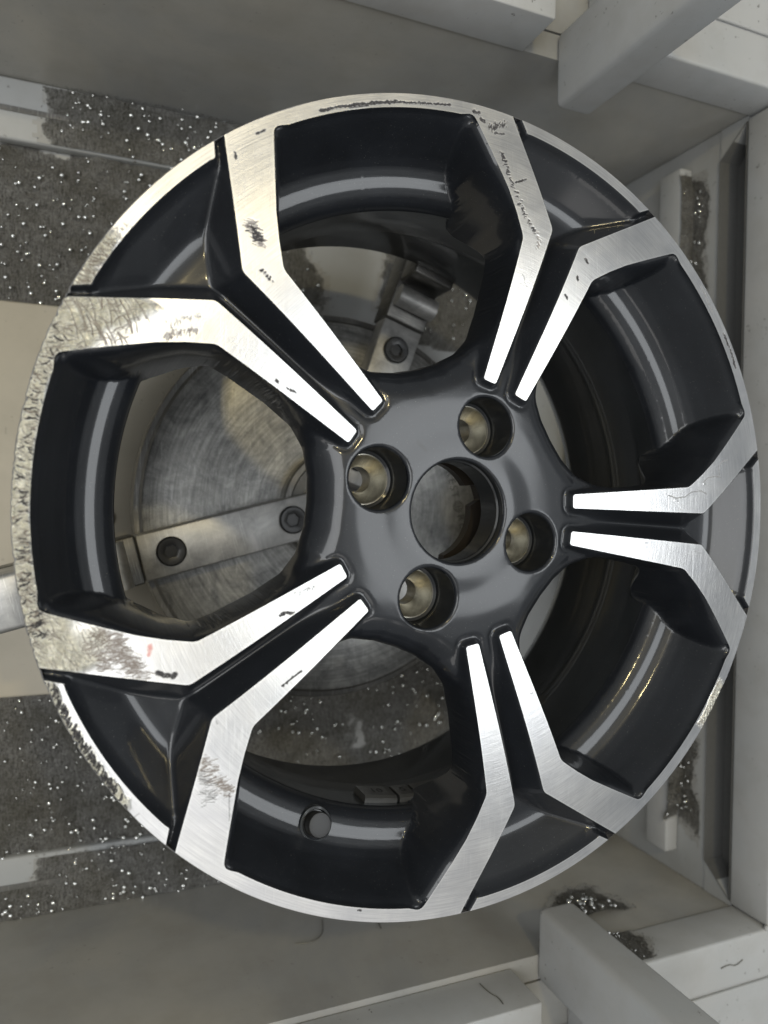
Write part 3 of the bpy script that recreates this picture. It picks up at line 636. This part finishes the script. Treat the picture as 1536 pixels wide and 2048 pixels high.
# engraved name on the plate: reads down the picture
ENG = mat_plain('engraved_letters', (.06, .06, .056), .6, 0.0)
LETTERS = [(0.1052, 0.0302, 'R'), (0.1075, 0.0234, 'E'), (0.1092, 0.0177, 'S'), (0.1107, 0.0117, 'T'), (0.117, -0.0079, 'R'), (0.1189, -0.0149, 'E')]; EMB = (0.1141, 0.0021); bx, by = EMB; tdir = Vector((.268, -.963, 0)).normalized(); nd = Vector((0, 0, 1)); upv = nd.cross(tdir)
def on_plate(off, v=0):
    mt = Matrix((tdir.to_4d(), upv.to_4d(), nd.to_4d(), (0, 0, 0, 1))).transposed(); mt[3][0] = mt[3][1] = mt[3][2] = 0
    p = Vector((bx, by, .00008))+tdir*off+upv*v; mt.translation = p; return mt
let = empty('engraved_name', (0, 0, 0)); let.parent = chuck
for lx_, ly_, ch in LETTERS:
    bx, by = lx_, ly_
    link('letter', text_mesh('letter', ch, .0098, .00006, on_plate(0)), ENG, let)
bx, by = EMB
def ring_flat(r0, r1, n=48):
    V = [(r*math.cos(2*math.pi*i/n), r*math.sin(2*math.pi*i/n), 0) for r in (r0, r1) for i in range(n)]; return V, [(i, (i+1) % n, n+(i+1) % n, n+i) for i in range(n)]
V, F = ring_flat(.0043, .0050)
for k in range(4):
    ca = math.radians(45+90*k); v2, f2 = ring_flat(.0010, .0016, 20); b = len(V); V += [(x+.0018*math.cos(ca), y+.0018*math.sin(ca), 0) for x, y, z in v2]; F += [tuple(b+i for i in f) for f in f2]
v2, f2 = ring_flat(.0034, .0038, 32); b = len(V); V += v2; F += [tuple(b+i for i in f) for f in f2]
me = mesh_np('wheel_emblem', V, F); me.transform(on_plate(0.0005)); me.transform(Matrix.Translation((0, 0, .0001))); link('wheel_emblem', me, ENG, let)
def bolt_mesh(name, r, h):
    n = 48; bm = bmesh.new()
    prof = [(r, 0), (r, h-.0012), (r-.0012, h), (r*.62, h)]
    rings = [[bm.verts.new((pr*math.cos(2*math.pi*i/n), pr*math.sin(2*math.pi*i/n), z)) for i in range(n)] for pr, z in prof]
    hexr = lambda t: (r*.50)*math.cos(math.pi/6)/math.cos((t % (math.pi/3))-math.pi/6)
    for z in (h-.0003, h-.0028): rings.append([bm.verts.new((hexr(2*math.pi*i/n)*math.cos(2*math.pi*i/n), hexr(2*math.pi*i/n)*math.sin(2*math.pi*i/n), z)) for i in range(n)])
    for a, b in zip(rings[:-1], rings[1:]):
        for i in range(n): bm.faces.new((a[i], a[(i+1) % n], b[(i+1) % n], b[i]))
    bm.faces.new(rings[-1]); me = bm_mesh(name, bm); set_auto(me, 35); return me
bolt = bolt_mesh('jaw_bolt', .0108, .0035)
bolt.materials.append(BOLT)
arm_me = box_mesh('jaw_arm', (.020, -.0172, .0004), (.1565, .0172, .0205), .0012)
slot_me = box_mesh('jaw_carriage', (.1570, -.0178, -.006), (.252, .0178, .0235), .0014)
cap_me = box_mesh('jaw_step', (.1865, -.0172, .0237), (.216, .0172, .0540), .0022)
post_me = box_mesh('jaw_grip', (.2270, -.0175, .0237), (.251, .0175, .0790), .0035, 3)
bm = bmesh.new(); bmesh.ops.create_cone(bm, cap_ends=True, segments=40, radius1=.0085, radius2=.0085, depth=.033, matrix=Matrix.Translation((.1735, 0, .0315)) @ Matrix.Rotation(math.pi/2, 4, 'X')); roll_me = bm_mesh('jaw_roller', bm, True); set_auto(roll_me, 40)
for m_, mt in ((arm_me, JAW), (slot_me, CHRIM), (cap_me, CHRIM), (post_me, JAW), (roll_me, JAW)): m_.materials.append(mt)
for i, a in enumerate((194.5, 71.2, 313.0)):
    q = Matrix.Rotation(math.radians(a), 4, 'Z')
    arm = bpy.data.objects.new('jaw_arm', arm_me); COL.objects.link(arm); arm.parent = chuck; arm.matrix_local = q
    for m_, nm in ((slot_me, 'jaw_carriage'), (cap_me, 'jaw_step'), (post_me, 'jaw_grip'), (roll_me, 'jaw_roller')):
        o = bpy.data.objects.new(nm, m_); COL.objects.link(o); o.parent = arm
    for rx in (.0415, .1345):
        o = bpy.data.objects.new('jaw_bolt', bolt); COL.objects.link(o); o.parent = arm; o.location = (rx, 0, .0202)
# ================================================================ MACHINE
YW = .327; ZL = -.062; ZLB = -.100; ZF = -.300
tag(link('tray_floor', box_mesh('tray_floor', (-1.2, -.345, ZF-.02), (.345, .345, ZF)), ENC), kind='structure')
tag(link('tray_platform', box_mesh('tray_platform', (-1.2, -.153, ZF+.0004), (.02, .155, ZF+.012), .002), ENCW), 'raised beige steel platform under the chuck, bolted to the tray', 'platform')
plat = bpy.data.objects['tray_platform']
pb = bolt_mesh('platform_bolt', .0065, .004); pb.materials.append(ENCW)
for x, y in ((-.172, -.012), (-.172, .145), (-.172, -.142)):
    o = bpy.data.objects.new('platform_bolt', pb); COL.objects.link(o); o.parent = plat; o.location = (x, y, ZF+.012)
# side walls
for sy, nm in ((1, 'upper'), (-1, 'lower')):
    y0, y1 = sorted((sy*YW, sy*(YW+.018)))
    tag(link('side_wall', box_mesh('side_wall', (-1.2, y0, ZF+.0005), (.345, y1, ZLB-.0006)), ENCD), '%s painted steel side wall of the machine tray, film of coolant with painted reflections' % nm, 'wall')
    y0, y1 = sorted((sy*.279, sy*(YW-.0006)))
    led = link('wall_foot_ledge', box_mesh('wall_foot_ledge', (-1.2, y0, ZF+.0004), (-.03, y1, ZF+.012), .002), ENC); tag(led, 'low steel ledge along the foot of the %s tray wall, half buried in swarf' % nm, 'ledge')
    # groove strips on the ledge
    y0, y1 = sorted((sy*.300, sy*.304)); g_ = link('ledge_seam', box_mesh('ledge_seam', (-1.2, y0, ZF+.0122), (-.20, y1, ZF+.0132)), CHRIM, led)
# end wall (right in the picture) with the shadow slot, the rib and the lower step
XR = .311
def quad(name, vs, mat, parent=None, kind=None):
    me = bpy.data.meshes.new(name); me.from_pydata(vs, [], [(0, 1, 2, 3)]); me.update(); return link(name, me, mat, parent)
endw = tag(empty('end_wall', (XR, 0, ZF)), 'grey steel end wall of the tray with a long slot with painted-in shade and a raised rib', 'wall')
link('wall_panel', box_mesh('wall_panel', (.002, -.3265, 0), (.03, .3265, ZLB-.028-ZF)), ENC, endw)
# slot: slanted ends, shade painted into its colour
bm = bmesh.new()
a = [(0, .322, .1995), (0, .300, .1722), (0, -.300, .1722), (0, -.322, .1995)]
b = [(.022, .322, .1995), (.022, .300, .1722), (.022, -.300, .1722), (.022, -.322, .1995)]
va = [bm.verts.new(v) for v in a]; vb = [bm.verts.new(v) for v in b]
bm.faces.new(vb)
for i in range(4): bm.faces.new((va[i], va[(i+1) % 4], vb[(i+1) % 4], vb[i]))
o = link('shadow_slot', bm_mesh('shadow_slot', bm), SLOT_SHADE, endw)
for sy in (1, -1):   # cheeks closing the slot ends
    bm = bmesh.new(); vs = [bm.verts.new((x, sy*y, z)) for x in (.001, .03) for y, z in ((.3265, .1999), (.3222, .1999), (.3002, .1723), (.3265, .1723))]
    bm.faces.new(vs[:4]); bm.faces.new(vs[4:]);
    for i in range(4): bm.faces.new((vs[i], vs[(i+1) % 4], vs[4+(i+1) % 4], vs[4+i]))
    link('slot_cheek', bm_mesh('slot_cheek', bm), ENC, endw)
rib = tag(link('wall_rib', box_mesh('wall_rib', (XR-.012, -.306, -.186), (XR+.0016, .306, -.160), .0015), ENCL), 'long flat rib standing out from the end wall, swarf lying on it', 'rib')
tag(link('lower_step', box_mesh('lower_step', (XR-.030, -.315, ZF+.0006), (XR+.0014, .300, -.232), .0015), ENC), 'low steel step at the foot of the end wall', 'step')
# frame round the opening: top plates with their lips
def frame(name, lo, hi, label, mat=ENCL, bevel=.0022):
    return tag(link(name, box_mesh(name, lo, hi, bevel, 3), mat), label, 'frame beam')
frame('frame_beam', (XR, -.3245, ZLB), (.60, .3245, ZL), 'wide grey frame beam at the right of the tray opening')
frame('frame_beam', (.150, .3255, ZLB), (.60, .70, ZL), 'grey frame beam beyond the top right corner, right of the upper post')
frame('frame_beam', (.150, -.70, ZLB), (.60, -.3255, ZL), 'grey frame beam beyond the bottom right corner, right of the lower post')
frame('frame_beam', (-.60, .3250, ZLB), (.095, .368, ZL+.002), 'square grey beam ending left of the upper post', bevel=.0012)
frame('frame_beam', (-.60, -.376, ZLB), (.100, -.3310, ZL+.002), 'square grey beam ending left of the lower post', bevel=.0012)
for sy, nm in ((1, 'upper'), (-1, 'lower')):
    y0, y1 = sorted((sy*.362, sy*.75)); tag(link('raised_plate', box_mesh('raised_plate', (.225, y0, ZL+.0004), (.345, y1, ZL+.003), .001), ENCL), 'thin raised cover plate on the %s right frame beam' % nm, 'plate')
    y0, y1 = sorted((sy*.383, sy*.70)); tag(link('gritty_plate', box_mesh('gritty_plate', (-.05, y0, ZLB+.004), (.146, y1, ZL+.004), .001), ENCL), 'dirty plate beside the %s post, sprinkled with chips' % nm, 'plate')
    y0, y1 = sorted((sy*.2915, sy*.345)); px0, px1 = (.1235, .1535) if sy > 0 else (.1225, .1535)
    tag(link('box_post', box_mesh('box_post', (px0, y0, -.101), (px1, y1, .20), .005, 4), ENCL), 'square %s post rising towards the viewer beside the wheel' % nm, 'post', 'square posts beside the wheel')
    # weld beads in the frame corners
    bm = bmesh.new()
    for i in range(9): bmesh.ops.create_icosphere(bm, subdivisions=1, radius=.0026, matrix=Matrix.Translation((XR-.0005+i*.0022*(1), sy*(.3250), ZL-.001+random.uniform(-.0005, .0005))))
    wb = bm_mesh('weld_bead', bm, True); tag(link('weld_bead', wb, ENCL), 'small weld bead in the %s right corner of the frame' % nm, 'weld')
# backing sheet beyond the tray, so that nothing is open behind the beams
tag(link('machine_base', box_mesh('machine_base', (-1.6, -1.3, ZF-.10), (1.2, 1.3, ZF-.06)), ENC), kind='structure')
for sy in (1, -1):
    y0, y1 = sorted((sy*(YW+.02), sy*.75)); tag(link('under_frame', box_mesh('under_frame', (-1.2, y0, -.12), (.60, y1, ZLB-.001)), ENCD), kind='structure')

# ---------------------------------------------------------------- swarf, drops, loose chips
def fbm(x, y, s, o=4):
    v = 0; a = 1
    for i in range(o): v += a*mn.noise(Vector((x*s, y*s, i*7.3))); s *= 2.1; a *= .55
    return v
def swarf_patch(name, rect, z, maskf, label, cell=.0034, hmax=.0035, nchip=3000, ndrop=120, wall=None, mpf=None):
    mp = mpf if mpf else (lambda v: v) if wall is None else (lambda v: (v[0], wall+v[2], v[1]))
    x0, x1, y0, y1 = rect; nx = int((x1-x0)/cell)+1; ny = int((y1-y0)/cell)+1; V = []; F = []; idx = {}; mk = {}; DN = []
    for i in range(nx):
        for j in range(ny):
            x = x0+i*cell; y = y0+j*cell; m = maskf(x, y)+fbm(x, y, 28)*.30+fbm(x, y, 130, 2)*.10
            mk[i, j] = m
            if m > -.42:
                idx[i, j] = len(V); h = max(0, min(1, m*1.6))*hmax*(.6+.35*fbm(x, y, 60, 3)); V.append(mp((x, y, z+.0002+max(0, h)))); DN.append(min(1, max(0, (m+.40)/.55)))
    for i in range(nx-1):
        for j in range(ny-1):
            k = [(i, j), (i+1, j), (i+1, j+1), (i, j+1)]
            if all(q in idx for q in k): F.append([idx[q] for q in k])
    cand = [q for q in mk if mk[q] > -.40]
    for c in range(nchip):
        i, j = random.choice(cand); m = mk[i, j]
        if random.random() > .5+m: continue
        x = x0+(i+random.random())*cell; y = y0+(j+random.random())*cell; s = random.uniform(.0005, .0015); a = random.uniform(0, 6.28); zz = z+max(0, m)*hmax*.8+random.uniform(.0002, .0012); b = len(V)
        tl = random.uniform(-.7, .7)*s
        V += [mp(q) for q in ((x+s*math.cos(a), y+s*math.sin(a), zz+tl), (x-s*.6*math.cos(a+.5), y-s*.6*math.sin(a+.5), zz-tl), (x+s*.3*math.cos(a+2), y+s*.3*math.sin(a+2), zz+abs(tl)*.5))]; F.append((b, b+1, b+2))
    me = mesh_np(name, V, F, True); at = me.attributes.new('dens', 'FLOAT', 'POINT'); at.data.foreach_set('value', np.array(DN+[1.0]*(len(V)-len(DN)), dtype=np.float32))
    o = tag(link(name, me, SWARF), label, 'swarf', kind='stuff')
    if ndrop:
        bm = bmesh.new(); cand2 = [q for q in mk if mk[q] > .02]
        for c in range(ndrop):
            i, j = random.choice(cand2); r_ = random.choice((.0007, .0008, .0010, .0012, .0015, .0019, .0022))*(1 if cell > .003 else .8); m = mk[i, j]
            bmesh.ops.create_icosphere(bm, subdivisions=2, radius=r_, matrix=Matrix.Translation(mp((x0+(i+random.random())*cell, y0+(j+random.random())*cell, z+max(0, min(1, m*1.6))*hmax*.8+r_*.5))))
        tag(link('water_drops', bm_mesh('water_drops', bm, True), DROP), 'beads of coolant standing on the %s' % label.split(',')[0], 'drops', kind='stuff')
    return o
def blob(*bs):
    def f(x, y):
        v = -1
        for cx, cy, rx, ry in bs:
            d = 1-max(abs(x-cx)/rx, abs(y-cy)/ry); v = max(v, d*2.2)
        return min(v, .9)
    return f
swarf_patch('swarf_pile', (-.45, .02, .150, .330), ZF+.0005, blob((-.28, .207, .26, .066), (-.12, .255, .08, .022), (-.14, .27, .06, .02), (.0, .27, .05, .02)), 'upper left bank of wet grey swarf, on the tray floor', nchip=14000, ndrop=620, hmax=.010)
swarf_patch('swarf_pile', (-.45, .24, -.330, -.148), ZF+.0005, blob((-.24, -.205, .27, .070), (-.14, -.262, .15, .040), (.14, -.215, .075, .075), (.02, -.270, .12, .04)), 'lower left bank of wet grey swarf, under the wheel', nchip=16000, ndrop=900, hmax=.010)
swarf_patch('swarf_pile', (.05, .24, .150, .260), ZF+.0005, blob((.155, .205, .075, .045)), 'small swarf bank seen through the top window, beside the jaw', nchip=2500, ndrop=50, hmax=.006)
swarf_patch('swarf_pile', (XR-.013, XR+.0015, .15, .300), -.1598, blob((XR-.002, .262, .020, .032), (XR-.002, .19, .020, .04)), 'upper thin line of swarf, on the end wall rib', cell=.0015, hmax=.004, nchip=700, ndrop=10)
swarf_patch('swarf_pile', (XR-.016, XR+.0015, -.285, -.17), -.1598, blob((XR-.006, -.225, .018, .045)), 'lower clump of swarf, on the end wall rib', cell=.0015, hmax=.008, nchip=1200, ndrop=16)
swarf_patch('swarf_pile', (.12, .26, -.235, -.125), 0, (lambda x, y: .9-math.hypot((x-.200)/.030, (y+.126)/.038)), 'fuzzy tuft of swarf, stuck to the lower wall behind the post', cell=.002, hmax=.006, nchip=3500, ndrop=44, wall=-.3268)
for sy in (1, -1):
    y0, y1 = sorted((sy*.388, sy*.47)); swarf_patch('swarf_pile', (.0, .146, y0, y1), ZL+.0042, blob((.085, sy*.425, .075, .045)), '%s sprinkling of dark chips, on the frame plate' % ('upper' if sy > 0 else 'lower'), cell=.0022, hmax=.003, nchip=2500, ndrop=0)
swarf_patch('swarf_pile', (-.30, -.035, .280, .3265), ZF+.0122, blob((-.13, .304, .080, .030)), 'upper strip of swarf, on the foot ledge of the wall', nchip=3500, ndrop=90, hmax=.004)
swarf_patch('swarf_pile', (-.45, -.035, -.3265, -.280), ZF+.0122, blob((-.12, -.300, .085, .030), (-.20, -.318, .25, .014)), 'lower strip of glinting swarf, on the foot ledge of the wall', nchip=5000, ndrop=210, hmax=.004)
swarf_patch('swarf_pile', (.145, .235, -.0995, -.0645), 0, (lambda x, y: .85-math.hypot((x-.180)/.026, (y+.090)/.028)), 'sparkling spray of swarf, on the lip of the bottom right beam', cell=.002, hmax=.003, nchip=2200, ndrop=18, wall=-.3253)
swarf_patch('swarf_pile', (.165, .302, -.1595, -.138), 0, (lambda x, y: .42-max(abs(x-.238)/.060, (y+.160)/.019)*.75), 'dark smear of swarf, on the end wall above the upper end of the rib', cell=.002, hmax=.0025, nchip=2600, ndrop=22, mpf=lambda v: (XR+.0018-v[2], v[0], v[1]))
swarf_patch('swarf_pile', (-.300, -.180, -.1595, -.134), 0, (lambda x, y: .42-max(abs(x+.245)/.042, (y+.160)/.023)*.75), 'dark smear of swarf, on the end wall above the lower end of the rib', cell=.002, hmax=.0025, nchip=2600, ndrop=26, mpf=lambda v: (XR+.0018-v[2], v[0], v[1]))
# curled shavings lying on wall, beams and frame
HAIR = mat_plain('thin_metal_shaving', (.16, .155, .13), .4, .6)
def shaving(P, label, r=.00035):
    cu = bpy.data.curves.new('metal_shaving', 'CURVE'); cu.dimensions = '3D'; cu.bevel_depth = r; cu.bevel_resolution = 1; sp = cu.splines.new('NURBS'); sp.points.add(len(P)-1); sp.order_u = 3; sp.use_endpoint_u = True
    for q, p in zip(sp.points, P): q.co = (*p, 1)
    o = bpy.data.objects.new('metal_shaving', cu); COL.objects.link(o); dg = bpy.context.evaluated_depsgraph_get(); me = bpy.data.meshes.new_from_object(o.evaluated_get(dg)); COL.objects.unlink(o); bpy.data.objects.remove(o); me.name = 'metal_shaving'
    tag(link('metal_shaving', me, HAIR), label, 'shaving', 'curled metal shavings')
def on_wall(x, z): return (x, -(YW-.0008), z)
shaving([on_wall(-.040, -.176), on_wall(-.028, -.172), on_wall(-.017, -.180), on_wall(-.013, -.192), on_wall(-.011, -.200)], 'hooked fine shaving stuck to the lower tray wall, left of the other one')
shaving([on_wall(.028, -.172), on_wall(.030, -.184), on_wall(.024, -.193), on_wall(.016, -.198)], 'comma-shaped shaving stuck to the lower tray wall, below the valve window')
shaving([(.262, -.345, ZL+.0007), (.270, -.343, ZL+.0008), (.277, -.347, ZL+.0008), (.284, -.343, ZL+.0007)], 'short curved shaving lying on the bottom right frame beam')
shaving([(.322, -.335, ZL+.0007), (.331, -.338, ZL+.0007), (.337, -.350, ZL+.0010)], 'thin shaving at the bottom right frame corner')
shaving([(.070, -.3305, -.092), (.071, -.3305, -.080), (.075, -.3305, -.075), (.074, -.3305, -.068)], 'small shaving clinging to the face of the lower left beam')
shaving([(-.1800, -.0335, -.0365), (-.1775, -.0300, -.0400), (-.1740, -.0360, -.0440), (-.1735, -.0310, -.046), (-.1760, -.0400, -.0440)], 'fine looped hair of metal on the black barrel edge in the left window', .00018)
print('all done', time.time()-T0)
